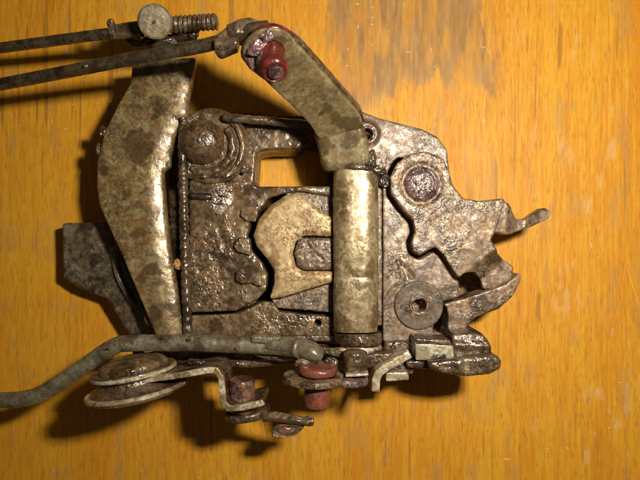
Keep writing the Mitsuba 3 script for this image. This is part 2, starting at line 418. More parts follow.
def blob(o, size, seed=0, amp=0.35, f=0.6, sub=4):
    m = trimesh.creation.icosphere(sub, 1.0)
    v = m.vertices
    m.vertices = v * (1 + amp * 2 * (meshkit.fbm(v * 1.6 + seed * 3.1, 3, seed) - 0.5)[:, None] + 0.25 * amp * (meshkit.fbm(v * 6 + seed, 2, seed) - 0.5)[:, None]) * np.asarray(size, float) + np.asarray(o, float)
    return m


# ------------------------------------------------------------------ the table
b = trimesh.creation.box((420, 330, 22))
b.apply_translation((0, 0, -11))
k = put('tabletop', b, 'varnished_wood', smooth=False)
say(k, 'orange varnished wooden tabletop with vertical grain and a worn grey patch at the top', kind='structure')

# ------------------------------------------------------------------ the latch
L = 'latch_mechanism'
say(L, 'greasy rusty steel and cast metal latch mechanism lying flat on the wooden tabletop', 'latch')
window = flat([(256, 149), (327, 149), (327, 186), (256, 186)], 3, 0.4)
tray = flat([(166, 126), (185, 114), (250, 111), (322, 116), (350, 112), (420, 130), (440, 150), (452, 200), (478, 255), (487, 282), (486, 296), (466, 310), (455, 338), (330, 342), (168, 338)], 3, 1)
k = put(f'{L}__housing', relief(tray.difference(window), 0, 1.8, crud=0.35, seed=2, step=0.9), 'cast_dark')
# low wall along the lower side and feet that carry the plates
wall = flat([(192, 332), (455, 332), (455, 338), (192, 340)], 10, 0.3)
put(f'{L}__housing__side_wall', relief(wall, 1.5, 13.8, crud=0.15, seed=3), 'dark_plate')

# lower-left corner tab
tab = flat([(61, 223), (103, 222), (112, 238), (124, 262), (140, 298), (155, 335), (128, 335), (106, 299), (79, 289), (62, 278)], 8, 0.5)
hump = lambda c, w, h: (lambda x, y: h * np.exp(-(((x - c[0]) ** 2 + (y - c[1]) ** 2) / w ** 2)))
hb1, hb2 = hump(W(98, 252, 8), 4.5, 0.8), hump(W(76, 250, 8), 3.5, -0.5)
put(f'{L}__corner_tab', relief(tab, 0, 7.6, lambda x, y, d: hb1(x, y) + hb2(x, y), r=0.5, crud=0.22, seed=5), 'tab_steel')
put(f'{L}__corner_tab__rib', tube(curve([W(113, 246, 8.4), W(117, 272, 8.6), (W(126, 292, 8.4)), W(135, 304, 8.0)]), 0.75, amp=0.1, seed=4, squash=0.8), 'thick_rod_steel')
labels[f'{L}__corner_tab'] = {'label': 'dark flat corner tab sticking out at lower left'}

# cast plate with the toothed edge
tooth1 = flat([(250, 238), (240, 237), (235, 241), (234, 247), (238, 252), (243, 253), (252, 256)], 15, 0.25)
tooth2 = flat([(261, 269), (250, 265), (241, 268), (236, 272), (236, 280), (242, 284), (252, 283), (262, 287)], 15, 0.25)
cast = flat([(189, 180), (250, 181), (258, 187), (334, 186), (334, 197), (300, 191), (282, 194), (267, 199), (263, 207), (257, 214), (250, 222), (247, 236), (252, 252), (262, 263), (267, 275), (266, 290), (258, 299), (236, 311), (189, 313)], 15, 0.3)
tooth3 = flat([(259, 206), (248, 206), (241, 209), (240, 216), (246, 221), (256, 222)], 15.6, 0.25)
lump = [hump(W(205, 205, 15), 2.5, 0.7), hump(W(235, 200, 15), 2.0, -0.5), hump(W(215, 190, 15), 2.2, 0.5), hump(W(222, 270, 15), 5.0, -0.35), hump(W(305, 189, 15), 4.0, 0.5)]
put(f'{L}__cast_plate', relief(cast, 1.6, 14.8, lambda x, y, d: sum(h(x, y) for h in lump), r=0.4, crud=0.24, seed=7, f=1.2), 'cast_dark')
put(f'{L}__cast_plate__rack_tooth', relief(tooth1, 6, 16.0, r=0.3, crud=0.12, seed=8, step=0.3), 'cast_dark')
put(f'{L}__cast_plate__rack_tooth', relief(tooth2, 6, 15.9, r=0.3, crud=0.12, seed=9, step=0.3), 'cast_dark')
put(f'{L}__cast_plate__rack_tooth', relief(tooth3, 6, 15.8, r=0.3, crud=0.12, seed=10, step=0.3), 'cast_dark')
strip = flat([(189, 316), (237, 314), (262, 302), (273, 302), (279, 312), (333, 317), (333, 336), (189, 337)], 14.4, 0.3)
put(f'{L}__lower_strip', relief(strip.difference(Point(*W(318, 323, 14.4)[:2]).buffer(0.75)), 1.6, 14.3, r=0.3, crud=0.2, seed=11, f=1.1), 'cast_dark')
under = flat([(284, 193), (334, 188), (334, 313), (277, 308), (271, 299), (300, 255), (292, 205)], 14, 0.2)
put(f'{L}__under_plate', relief(under, 1.6, 13.9, r=0.25, crud=0.12, seed=13, f=1.5), 'face_steel')

# the pale toothed sector
sec = flat([(297, 192), (284, 196), (269, 206), (258, 220), (253, 235), (256, 246), (266, 258), (274, 270), (274, 284), (269, 299), (281, 298), (334, 282), (334, 219), (318, 208), (303, 197)], 16.3, 0.35)
pad = flat([(334, 238), (304, 237), (297, 242), (294, 253), (297, 266), (304, 270), (334, 270)], 16, 0.4)
put(f'{L}__sector_plate', relief(sec.difference(pad.buffer(0.3)), 13.5, 16.7, lambda x, y, d: -0.5 * np.clip((1.1 - d) / 1.1, 0, 1), r=0.45, crud=0.07, seed=15, f=1.4, step=0.4), 'beige_brass')
put(f'{L}__sector_plate__recessed_pad', relief(pad, 13.5, 16.1, lambda x, y, d: -0.35 * np.exp(-(d / 0.5) ** 2), r=0.5, crud=0.3, seed=16, f=2.4, step=0.3), 'face_steel')
labels[f'{L}__sector_plate'] = {'label': 'pale beige curved sector plate'}

# band above the window
band = flat([(186, 116), (210, 114), (240, 114), (268, 117), (300, 121), (326, 123), (326, 136), (318, 134), (305, 143), (297, 149), (270, 149), (256, 152), (254, 183), (186, 183)], 13.5, 0.5)
put(f'{L}__top_band', relief(band, 1.6, 13.0, r=0.6, crud=0.45, seed=18, f=0.9), 'cast_dark')
hi = [W(222, 117, 17), W(255, 120, 17), W(290, 123, 16.5), W(322, 126, 16)]
put(f'{L}__top_band__wire_link', tube(curve(hi), 0.95, amp=0.3, seed=19), 'dark_plate')

# pivot boss with its coil
bc = W(204, 143, 14)
sleeve = Point(*W(212, 147, 14)[:2]).buffer(px(38, 14)).intersection(sbox(*(W(186, 190, 14)[:2]), *(W(260, 106, 14)[:2])))
put(f'{L}__pivot_boss', relief(sleeve, 1.6, 15.2, lambda x, y, d: 0.6 * np.exp(-((d - 0.5) / 0.45) ** 2), r=0.5, crud=0.3, seed=21, f=1.0), 'cast_dark')
R0 = px(21, 17)
dome = [(0, 0), (R0 * 1.12, 0), (R0 * 1.10, 2.2), (R0 * 1.02, 3.2), (R0 * 0.88, 4.2), (R0 * 0.66, 5.0), (R0 * 0.4, 5.5), (R0 * 0.15, 5.65), (0, 5.7)]
put(f'{L}__pivot_boss__domed_cap', lathe(dome, W(203, 143, 14), (0.0, 0.0, 1), amp=0.22, seed=22, f=0.6), 'oily_brown')
coil = []
for t in np.linspace(-0.70 * math.pi, 0.22 * math.pi, 60):
    q = W(206, 145, 15.6 + 0.25 * t)
    Rc = px(27 - 0.5 * t, 16)
    coil.append(q + [Rc * math.cos(t), Rc * math.sin(t), 0])
put(f'{L}__pivot_boss__coil_spring', tube(np.array(coil), 0.95, amp=0.34, seed=23, f=0.9), 'dark_plate')
coil2 = []
for t in np.linspace(-0.55 * math.pi, 0.35 * math.pi, 50):
    coil2.append(W(209, 147, 15.6) + [px(34, 16) * math.cos(t), px(34, 16) * math.sin(t), 0])
put(f'{L}__pivot_boss__coil_spring', tube(np.array(coil2), 0.7, amp=0.22, seed=24), 'cast_dark')
put(f'{L}__pivot_boss__stub', rough(tube(dense([W(190, 196, 15.5), W(212, 197, 15.3)]), 0.8), 0.18, seed=25), 'black_grease')

# rail along the left of the cast plate
rail = curve([W(183, 118, 15.5), W(183, 160, 16), W(184, 220, 16.2), W(186, 280, 16), W(188, 337, 15.5)], 40)
put(f'{L}__side_rail', tube(rail, 1.05, fn=lambda a, s: 1 + 0.10 * np.sin(s * 3.1), amp=0.15, seed=27), 'dark_plate')

# big olive lever
lev_px = [(133, 63), (196, 57), (191, 80), (187, 100), (188, 114), (181, 122), (173, 138), (169, 156), (169, 166), (162, 171), (163, 190), (166, 225), (169, 250), (174, 280), (180, 312), (182, 337), (157, 337), (150, 320), (137, 290), (124, 258), (109, 226), (100, 206), (97, 186), (98, 160), (105, 132), (117, 107), (131, 83)]
lev = flat(lev_px, 16.5, 0.5)
right_edge = LineString([W(x, y, 16.5)[:2] for x, y in [(193, 70), (188, 114), (181, 122), (173, 138), (168, 156), (163, 172), (163, 190), (166, 225), (169, 250), (174, 280), (180, 312), (182, 337)]])


def lever_top(x, y, d):
    dr_ = shapely.distance(shapely.points(np.column_stack([x, y])), right_edge)
    w = 4.6
    return -1.25 * np.clip((w - dr_) / w, 0, 1) ** 2 + 0.25 * np.exp(-((dr_ - 9) / 4.0) ** 2)


put(f'{L}__side_lever', relief(lev, 14.0, 16.8, lever_top, r=0.4, crud=0.12, seed=29, f=0.7), 'olive_steel')
labels[f'{L}__side_lever'] = {'label': 'large curved olive steel side lever'}
put(f'{L}__side_lever__spacer', disc(3.2, 14.2, W(142, 150, 4) * [1, 1, 0] + [0, 0, 0.1], (0, 0, 1)), 'cast_dark')
put(f'{L}__side_lever__spacer', disc(2.2, 13.2, W(166, 312, 4) * [1, 1, 0] + [0, 0, 1.2], (0, 0, 1)), 'cast_dark')

# pivot bar: two crowned barrels on one axis
zc = 16.6
Rb = px(21.5, 18)
y0, y1, y2 = W(0, 330, zc)[1], W(0, 276.5, zc)[1], W(0, 168, zc)[1]
xb = W(355.5, 0, zc)[0]


def barrel(ya, yb, crown):
    n = 14
    t = np.linspace(0, 1, n)
    pr = [(0, ya)] + [(Rb * (1 - 0.022 * (2 * u - 1) ** 10) + crown * (1 - (2 * u - 1) ** 2), ya + (yb - ya) * u) for u in t] + [(0, yb)]
    m = lathe(pr, (0, 0, 0), (0.0001, 1, 0), sides=80)
    v = m.vertices
    a = np.arctan2(v[:, 2], v[:, 0])
    k = (np.abs(np.cos(a)) ** 3.0 + np.abs(np.sin(a)) ** 3.0) ** (-1 / 3.0)      # a rolled strap: flatter on top than a round bar
    v = v * np.column_stack([1.03 * k, np.ones(len(k)), 0.88 * k])
    m.vertices = v + [xb, 0, zc]
    return rough(m, 0.09, 0.35, int(31 + crown * 100))


put(f'{L}__pivot_bar', barrel(y1 - 0.05, y2, 0.14), 'bar_steel')
put(f'{L}__pivot_bar__lower_barrel', barrel(y0, y1 + 0.05, 0.10), 'bar_steel')
labels[f'{L}__pivot_bar'] = {'label': 'shiny yellowish round pivot bar across the middle'}
put(f'{L}__pivot_bar__end_collar', disc(Rb + 0.5, 2.6, (xb + 0.6, y0 - 2.9, zc), (0, 1, 0), 0.5, amp=0.16, seed=34), 'dark_plate')
put(f'{L}__pivot_bar__end_flange', disc(Rb * 0.98, 1.4, (xb + 1.2, y0 - 4.5, zc), (0.05, 1, 0), 0.3, amp=0.12, seed=35), 'bright_zinc')
put(f'{L}__pivot_bar__end_collar', rough(disc(5.0, 1.5, (xb + 0.2, y2 - 1.0, zc - 0.1), (0.06, 1, 0), 0.5, sides=70), 0.16, seed=36), 'dark_plate')
put(f'{L}__pivot_bar__saddle', [tube(dense([(xb + 5.2, y2 - 2, 15.8), (xb + 5.4, y0 + 1, 15.8)]), 1.1, amp=0.15, seed=37)], 'face_steel')
put(f'{L}__pivot_bar__support', rough(trimesh.creation.box((5, abs(y2 - y0) - 2, 12.5), transform=trimesh.transformations.translation_matrix((xb, (y2 + y0) / 2, 7.6))), 0.05, size=2), 'cast_dark')

gp = [(103, 131, 16, 0.8, 1.2), (98.5, 150, 16, 0.5, 1.4), (376, 170, 19.5, 2.2, 1.2), (384, 180, 18.5, 1.3, 1.6), (371, 160, 19.5, 1.3, 2.0), (182, 186, 16, 1.0, 1.6), (206, 176, 15.5, 4.0, 0.8), (243, 167, 15.2, 1.3, 1.4), (262, 119, 14, 3.4, 0.8), (300, 126, 14, 3.6, 1.0), (337, 330, 16, 0.8, 2.0), (303, 362, 27, 1.6, 0.9), (331, 363, 25, 1.5, 1.2), (340, 352, 22, 2.2, 1.0), (333, 374, 25, 1.2, 1.0), (400, 346, 19, 2.0, 1.0), (372, 352, 20, 2.0, 0.8), (232, 399, 26.5, 0.9, 0.8), (196, 362, 27, 1.8, 0.5), (440, 356, 24, 2.4, 0.7)]
for i, (x, y, z, sx, sy) in enumerate(gp):
    put(f'{L}__grease_lump', blob(W(x, y, z), (sx, sy, 0.7), seed=200 + i, amp=0.45, sub=4), 'dark_plate' if i % 3 else 'black_grease')

# ------------------------------------------------------------------ right-hand face: fixed plate, claw, lug, hook
ZF = 17.6
claw_px = [(425, 151), (409, 154), (397, 163), (390, 177), (391, 194), (401, 208), (413, 221), (415, 232), (411, 243), (413, 252), (420, 256), (428, 251), (435, 247), (443, 254), (459, 279), (464, 273), (476, 272), (486, 280), (489, 292), (505, 289), (518, 281), (521, 268), (500, 254), (491, 240), (496, 231), (501, 216), (506, 198), (479, 201), (463, 198), (452, 184), (449, 170), (443, 158)]
claw = flat(claw_px, 18.8, 0.6)
face = flat([(358, 110), (379, 118), (422, 129), (438, 137), (447, 150), (450, 175), (458, 200), (455, 240), (450, 262), (459, 281), (459, 297), (436, 304), (433, 332), (447, 336), (447, 342), (383, 342), (383, 186), (374, 168), (361, 164)], ZF, 0.4)
gapzone = flat([(370, 158), (404, 158), (424, 210), (440, 232), (470, 262), (470, 282), (440, 300), (370, 270)], ZF, 0)
hole = Point(*W(367, 134, ZF)[:2]).buffer(px(5.5, ZF))
ros = W(418.5, 305, ZF)
face = face.difference(claw.buffer(0.85).intersection(gapzone)).difference(hole).difference(Point(*ros[:2]).buffer(px(7.6, ZF)))
face = max(face.geoms, key=lambda g: g.area) if hasattr(face, 'geoms') else face
eye = W(367, 134, ZF)
worm = LineString([W(x, y, ZF)[:2] for x, y in [(386, 300), (394, 288), (402, 285), (403, 274), (398, 262), (405, 268), (412, 277)]])


def face_top(x, y, d):
    de = np.hypot(x - eye[0], y - eye[1])
    dw = shapely.distance(shapely.points(np.column_stack([x, y])), worm)
    return 0.7 * np.exp(-((de - 1.9) / 0.7) ** 2) - 0.25 * np.exp(-(dw / 0.35) ** 2) + 0.25 * np.exp(-((dw - 1.0) / 0.5) ** 2)


put(f'{L}__face_plate', relief(face, 13.5, ZF, face_top, r=0.3, crud=0.10, seed=41, f=0.9, step=0.42, ragged=0.05), 'face_steel')
put(f'{L}__face_plate__washer', relief(Point(*ros[:2]).buffer(px(24.5, ZF + 1)).difference(Point(*ros[:2]).buffer(px(7.6, ZF))), ZF - 0.5, ZF + 0.75, lambda x, y, d: -0.05 * d, r=0.25, crud=0.07, seed=43, f=1.5, step=0.4), 'washer_steel')
labels[f'{L}__face_plate__washer'] = {'label': 'dull brown round washer with punched centre hole'}
stake = []
for i, t in enumerate((0.5, 1.7, 2.3, 3.5, 4.1, 5.4)):
    rr = px(10.3 + 1.6 * math.sin(5 * i), 19)
    stake.append(blob(np.array([ros[0] + rr * math.cos(t), ros[1] + rr * math.sin(t), ZF + 0.75]), ((0.95, 0.5, 0.35) if i % 2 else (0.55, 0.75, 0.4)), seed=50 + i, amp=0.5, sub=3))
put(f'{L}__face_plate__staked_rim', [ring(px(10.2, 19), px(7.2, 19), 0.85, [ros[0], ros[1], ZF + 0.15], (0, 0, 1), amp=0.3, seed=44, f=0.8)] + stake, 'face_steel')
put(f'{L}__face_plate__eye_rim', ring(px(8.5, 18), px(5.2, 18), 0.9, [eye[0], eye[1], ZF - 0.1], (0.1, 0, 1), amp=0.25, seed=45), 'purple_grease')
for q in ((400, 300), (425, 180)):
    put(f'{L}__face_plate__support', disc(4, 12.4, W(*q, 9) * [1, 1, 0] + [0, 0, 1.3], (0, 0, 1)), 'cast_dark')

fa, fb = W(468, 270, 18.8)[:2], W(500, 247, 18.8)[:2]
fd = unit(fb - fa)
fn_ = np.array([-fd[1], fd[0]])
rv = W(421.5, 184, 18.8)


def claw_top(x, y, d):
    s = (x - fa[0]) * fn_[0] + (y - fa[1]) * fn_[1]
    t = (x - fa[0]) * fd[0] + (y - fa[1]) * fd[1]
    fold = -1.15 * np.clip(-s, 0, 6) * np.clip((t + 2.0) / 4.0, 0, 1)
    dv = np.hypot(x - rv[0], y - rv[1])
    return np.maximum(fold, -4.4) + 0.12 * np.exp(-((dv - px(27, 19)) / 1.2) ** 2) - 0.35 * np.exp(-((dv - px(19, 19)) / 0.5) ** 2)


put(f'{L}__claw', relief(claw, 13.0, 18.8, claw_top, r=0.3, crud=0.13, seed=47, f=0.9, step=0.42, ragged=0.06), 'claw_steel')
labels[f'{L}__claw'] = {'label': 'pitted grey brown pivoting claw at right'}
Rr = px(17, 19.5)
put(f'{L}__claw__rivet', lathe([(0, 0), (Rr, 0), (Rr, 0.8), (Rr * 0.93, 1.15), (Rr * 0.8, 1.3), (Rr * 0.74, 1.1), (Rr * 0.66, 1.2), (Rr * 0.4, 1.35), (0, 1.4)], [rv[0], rv[1], 18.2], (0, 0, 1), amp=0.16, seed=48, f=1.6), 'rivet_steel')
fpoly = flat([(494, 200), (509, 203), (514, 212), (519, 219), (527, 219), (544, 207.5), (550, 213), (546, 219.5), (530, 228), (508, 235), (494, 232)], 18, 0.25)
fx = W(516, 0, 18)[0], W(527, 0, 18)[0]


def finger_top(x, y, d):
    return -1.9 * smooth01((x - fx[0] + 2.2) / 3.0) + 1.05 * np.clip(x - fx[1], 0, 9) * 0.55


def smooth01(t):
    t = np.clip(t, 0, 1)
    return t * t * (3 - 2 * t)


put(f'{L}__claw__hook_finger', relief(fpoly, 14.2, 18.4, finger_top, r=0.3, crud=0.12, seed=49, step=0.3), 'claw_steel')
labels[f'{L}__claw__hook_finger'] = {'label': 'small upturned finger at the right tip'}
lug = flat([(441, 305), (462, 299), (490, 290), (506, 284), (521, 272), (521, 280), (514, 295), (499, 309), (476, 317), (467, 327), (463, 341), (446, 341), (447, 330), (448, 318), (447, 307)], 16, 0.3)
put(f'{L}__lug', relief(lug, 10, 16.0, r=0.3, crud=0.16, seed=52, f=1.2, step=0.42, ragged=0.06), 'claw_steel')

# ------------------------------------------------------------------ the crank arm rising to the red pin
B, A = W(338, 138, 22.0), W(268, 52, 41)
u = unit(A - B)
n0 = np.array([0.10, -0.72, 0.69])
n0 = unit(n0 - u * (n0 @ u))
arm = Plane(B, n0, u)
arm_px = [(241, 58), (243, 49), (250, 41), (260, 36), (272, 35), (287, 39), (300, 48), (320, 70), (343, 96), (361, 117), (364, 128), (342, 142), (320, 142), (311, 126), (298, 112), (283, 98), (266, 82), (250, 70)]
put(f'{L}__crank_arm', arm.back(relief(arm.poly(arm_px, 0.5), -1.7, 0.0, r=0.35, crud=0.12, seed=55, f=0.9, step=0.42)), 'arm_steel')
back_px = [(x + 2.2, y - 1.8) for x, y in arm_px[5:11]] + [(352, 130), (330, 112), (310, 92), (290, 70), (280, 55)]
put(f'{L}__crank_arm__backing_strip', arm.back(relief(arm.poly(back_px, 0.4), -2.9, -1.2, r=0.35, crud=0.10, seed=56, step=0.42)), 'dark_plate')
labels[f'{L}__crank_arm'] = {'label': 'olive grey crank arm rising to the red pin'}
foot = flat([(313, 130), (322, 127), (358, 121), (364, 126), (368, 138), (371, 160), (368, 167), (345, 170), (325, 170), (321, 160), (319, 148)], 21.8, 0.6)
ftop = lambda x, y, d: -0.30 * np.clip((W(0, 128, 22)[1] - y), -1, 10)
put(f'{L}__crank_arm__foot', relief(foot, 17.0, 23.2, ftop, r=1.3, crud=0.10, seed=57, f=0.7), 'arm_steel')
put(f'{L}__crank_arm__foot_neck', rough(trimesh.creation.box((9, 3.5, 16), transform=trimesh.transformations.translation_matrix(W(346, 160, 12) * [1, 1, 0] + [0, 0, 12])), 0.1, size=1.2), 'cast_dark')
P0 = arm.hit(270, 52)
put(f'{L}__crank_arm__red_bush', disc(px(24.5, 38), 1.4, P0 - arm.n * 3.4 - arm.m[:, 0] * 0.9, arm.n, 0.4, amp=0.12, seed=59), 'red_plastic')
put(f'{L}__crank_arm__red_pin__sludge', blob(P0 + arm.m @ np.array([0.4, 0.9, 2.2]), (1.5, 2.2, 2.0), seed=71, amp=0.45), 'purple_grease')
put(f'{L}__crank_arm__rim_washer', ring(px(27, 40), px(14, 40), 0.6, P0 - arm.n * 0.2, arm.n, amp=0.06, seed=60), 'arm_steel')
pin_n = unit(arm.n + np.array([0.05, -0.05, -0.02]))
Rp = px(14.5, 42)
put(f'{L}__crank_arm__red_pin', lathe([(0, -3), (Rp, -3), (Rp * 0.96, 3.6), (Rp * 1.02, 4.4), (Rp * 0.97, 5.3), (Rp * 0.78, 5.7), (Rp * 0.7, 5.5), (0, 5.4)], P0, pin_n, amp=0.08, seed=61), 'red_plastic')
put(f'{L}__crank_arm__red_pin__pin_core', disc(Rp * 0.55, 0.9, P0 + pin_n * 5.2, pin_n, 0.35, amp=0.12, seed=62), 'purple_grease')
sl = [blob(P0 + arm.m @ np.array(a), s, seed=63 + i, amp=0.5, sub=4) for i, (a, s) in enumerate([((2.6, 0.8, 0.5), (2.0, 1.9, 1.0)), ((0.3, 2.6, 0.8), (2.2, 1.7, 1.1)), ((-1.6, 1.2, 1.7), (1.8, 1.7, 1.6)), ((3.4, -1.6, 0.2), (1.3, 1.3, 0.8)), ((-0.6, 2.0, 2.6), (1.5, 1.2, 1.3))])]
put(f'{L}__crank_arm__grease_lump', sl, 'purple_grease')

# ------------------------------------------------------------------ pieces along the lower side
ax = unit((-0.15, 1.0, 0.02))             # the roller's axis lies nearly flat
zr = 25.0
C1 = W(137, 389, zr)
Rl = px(50, zr + 2)
put(f'{L}__roller', lathe([(0, -1.0), (Rl * 0.9, -1.0), (Rl, -0.55), (Rl, 0.15), (Rl * 0.985, 0.35), (Rl * 0.93, 0.45), (Rl * 0.82, 1.0), (Rl * 0.72, 2.0), (Rl * 0.70, 3.0), (0, 3.2)], C1, ax, sides=90, amp=0.10, seed=71), 'dark_plate')
put(f'{L}__roller__rim', ring(Rl + 0.12, Rl * 0.90, 0.9, C1 - ax * 0.35, ax, bevel=0.25, sides=90, amp=0.05, seed=72), 'bright_zinc')
labels[f'{L}__roller'] = {'label': 'round grooved roller at the lower left'}
C2 = C1 + ax * 3.2
zpath = [(139, 381), (180, 375.5), (208, 370.5), (216, 371), (221, 378), (223, 403), (228, 409), (242, 408), (260, 404), (266, 400.5)]
put(f'{L}__z_bracket', ribbon(zpath, 1.1, 20.0, 31.2, seed=74, round_=0.6), 'dark_plate')
put(f'{L}__z_bracket__bare_edge', ribbon(zpath, 1.22, 30.9, 31.6, seed=79, round_=0.6), 'bright_zinc')
put(f'{L}__z_bracket__ring_end', lathe([(0, 0), (px(41, 27), 0), (px(42, 27), 0.25), (px(42, 27), 1.0), (px(41, 27), 1.25), (0, 1.25)], C2, ax, sides=80, amp=0.05, seed=73), 'dark_plate')
put(f'{L}__z_bracket__ring_edge', ring(px(42.4, 27), px(40, 27), 0.95, C2 + ax * 0.15, ax, sides=80, amp=0.05, seed=80), 'bright_zinc')
labels[f'{L}__z_bracket'] = {'label': 'bright edged strip bent in a Z shape'}
put(f'{L}__roller__cap_disc', lathe([(0, 0), (px(34, 27), 0), (px(34, 27), 0.7), (px(31, 27), 1.3), (px(24, 27), 2.0), (px(14, 27), 2.3), (0, 2.3)], C2 + ax * 1.3, ax, sides=70, amp=0.14, seed=75), 'cast_dark')
put(f'{L}__roller__axle', disc(1.2, 3.2, W(140, 362, 20), ax, amp=0.1, seed=76), 'dark_plate')
# the strip that ties the bracket to the housing, low and dark
put(f'{L}__tie_bar', relief(flat([(150, 352), (300, 344), (345, 350), (345, 362), (290, 366), (205, 362), (150, 364)], 15, 0.4), 9, 15, r=0.5, crud=0.25, seed=77), 'dark_plate')
put(f'{L}__tie_bar__edge_wire', tube(dense([W(188, 362, 19), W(250, 364, 19), W(300, 360, 19)]), 0.75, amp=0.15, seed=78), 'dark_plate')

# pin in the Z bracket with its head and split pin
ay = unit((-0.04, 1.0, 0.10))
C3 = W(243, 405, 26)
R3 = px(12.8, 27)
put(f'{L}__bracket_pin', lathe([(0, -1), (R3, -1), (R3 * 1.0, 5.0), (R3 * 0.92, 5.5), (R3 * 0.55, 5.2), (0, 5.0)], C3, ay, amp=0.16, seed=81, f=1.6), 'rust_pin')
labels[f'{L}__bracket_pin'] = {'label': 'rusty brown pin standing in the bracket'}
put(f'{L}__bracket_pin__pin_head', disc(px(23, 25), 1.7, W(248, 414, 24) - ay * 0.4, unit((-0.14, 1, 0.05)), 0.5, amp=0.18, seed=82), 'dark_plate')
sp = curve([W(262, 416, 24), W(276, 416.5, 24.5), W(290, 419, 25), W(303, 421, 25), W(314, 421, 25)], 14)
put(f'{L}__split_pin', tube(sp, np.interp(np.linspace(0, 1, len(sp)), [0, 0.3, 0.75, 0.85, 1], [1.1, 0.95, 0.8, 1.0, 0.95]), fn=lambda a, s: 1 + 0.12 * np.cos(4 * a), amp=0.15, seed=83, squash=0.8), 'cast_dark')
sp2 = curve([W(303, 421, 24.6), W(299, 430, 24.4), W(292, 435, 24.3), W(280, 434, 24.2), W(272, 433, 24)], 14)
leaf = flat([(272, 430), (278, 425), (288, 423), (299, 425), (303, 420), (306, 424), (302, 430), (295, 436), (284, 438), (272, 436)], 24, 0.2)
put(f'{L}__split_pin__leaf', relief(leaf, 22.9, 24.2, lambda x, y, d: -0.9 * np.clip(d / 0.8, 0, 1) ** 2, r=0.3, crud=0.14, seed=84, step=0.3), 'cast_dark')
put(f'{L}__split_pin__rust_spot', blob(W(284, 430.5, 23.4), (1.6, 0.9, 0.4), seed=85, amp=0.3, sub=3), 'rust_pin')

# pink bush, flange ring and pin
ac = unit((0.03, 1.0, 0.06))
C4 = W(313, 378, 27)
put(f'{L}__pink_bush', disc(px(20, 27), 1.7, C4 + ac * 0.9 + [0.9, 0, 0], ac, 0.5, amp=0.14, seed=87), 'pink_bush')
put(f'{L}__pink_bush__flange', disc(px(30, 28), 1.3, C4 - ac * 0.6, ac, 0.3, amp=0.10, seed=88), 'claw_steel')
put(f'{L}__pink_bush__pin_end', lathe([(0, 0), (px(12, 27), 0), (px(13, 27), 0.6), (px(13, 27), 5.4), (0, 5.4)], C4 - ac * 5.7 + [0.9, 0, 0], ac, amp=0.16, seed=89), 'pink_bush')
labels[f'{L}__pink_bush'] = {'label': 'pinkish red bush with a round flange'}
put(f'{L}__pink_bush__flange_disc', disc(px(19, 26), 1.5, W(349, 383, 26), unit((0.05, 1, 0.05)), 0.4, amp=0.12, seed=90), 'rivet_steel')
put(f'{L}__pink_bush__spacer_block', disc(px(12, 26), 4.4, W(355, 372, 25), unit((0.0, 1, 0.05)), 0.4, amp=0.15, seed=91), 'dark_plate')
put(f'{L}__pink_bush__shim', ribbon([(345, 376), (369, 374.5)], 0.6, 21, 28.5, seed=92, round_=0.1), 'bright_zinc')

# clamp plates, bent strip, pale block, lobed plate
put(f'{L}__clamp_plate', relief(flat([(343, 361), (352, 356), (376, 353), (392, 352), (398, 357), (385, 366), (366, 369), (346, 370)], 23, 0.3), 14, 23, r=0.5, crud=0.2, seed=93), 'dark_plate')
put(f'{L}__clamp_plate', relief(flat([(385, 342), (415, 340), (416, 354), (392, 358), (384, 352)], 19, 0.3), 8, 19, r=0.5, crud=0.25, seed=94), 'dark_plate')
put(f'{L}__bent_strip', ribbon([(414, 352), (400, 360), (387, 367), (379, 373), (376, 381), (375.5, 396)], px(8.5, 27), 18.0, 27.5, seed=95, round_=0.8, r=0.35), 'bright_zinc')
labels[f'{L}__bent_strip'] = {'label': 'bright bent metal strip pointing down'}
put(f'{L}__small_tab', relief(flat([(386, 372.5), (408, 372), (409, 380), (386, 382)], 24, 0.2), 21, 24, r=0.3, crud=0.1, seed=96, step=0.3), 'bright_zinc')
put(f'{L}__small_tab__backing', relief(flat([(376, 365), (412, 362), (414, 374), (376, 376)], 21, 0.2), 12, 21.0, r=0.3, crud=0.2, seed=97), 'dark_plate')
put(f'{L}__spacer_block', relief(flat([(415, 341), (453, 345), (454, 361), (415, 360)], 24, 0.25), 12, 24.5, r=0.35, crud=0.10, seed=98, step=0.35), 'putty_grey')
labels[f'{L}__spacer_block'] = {'label': 'pale greenish grey rectangular block'}
put(f'{L}__spacer_block__top_edge', relief(flat([(415, 338), (450, 340), (453, 346), (416, 344)], 24.4, 0.2), 14, 24.6, r=0.3, crud=0.18, seed=99, step=0.35), 'dark_plate')
put(f'{L}__end_block', relief(flat([(452, 334), (482, 333), (488, 340), (492, 350), (490, 358), (456, 360), (452, 350)], 24, 0.4), 12, 24, lambda x, y, d: 0.8 * np.exp(-((y - W(0, 345, 24)[1]) / 0.9) ** 2), r=0.6, crud=0.25, seed=100), 'dark_plate')
put(f'{L}__end_block__lobed_plate', relief(flat([(428, 362), (455, 359), (480, 356), (497, 355), (502, 361), (501, 369), (490, 375), (466, 377), (444, 374), (430, 369)], 27, 0.5), 23.2, 27, r=0.7, crud=0.28, seed=101, step=0.4), 'dark_plate')
put(f'{L}__end_block__link_block', relief(flat([(405, 361), (490, 354), (480, 366), (440, 370), (408, 368)], 23, 0.4), 10, 23, r=0.5, crud=0.2, seed=102), 'dark_plate')

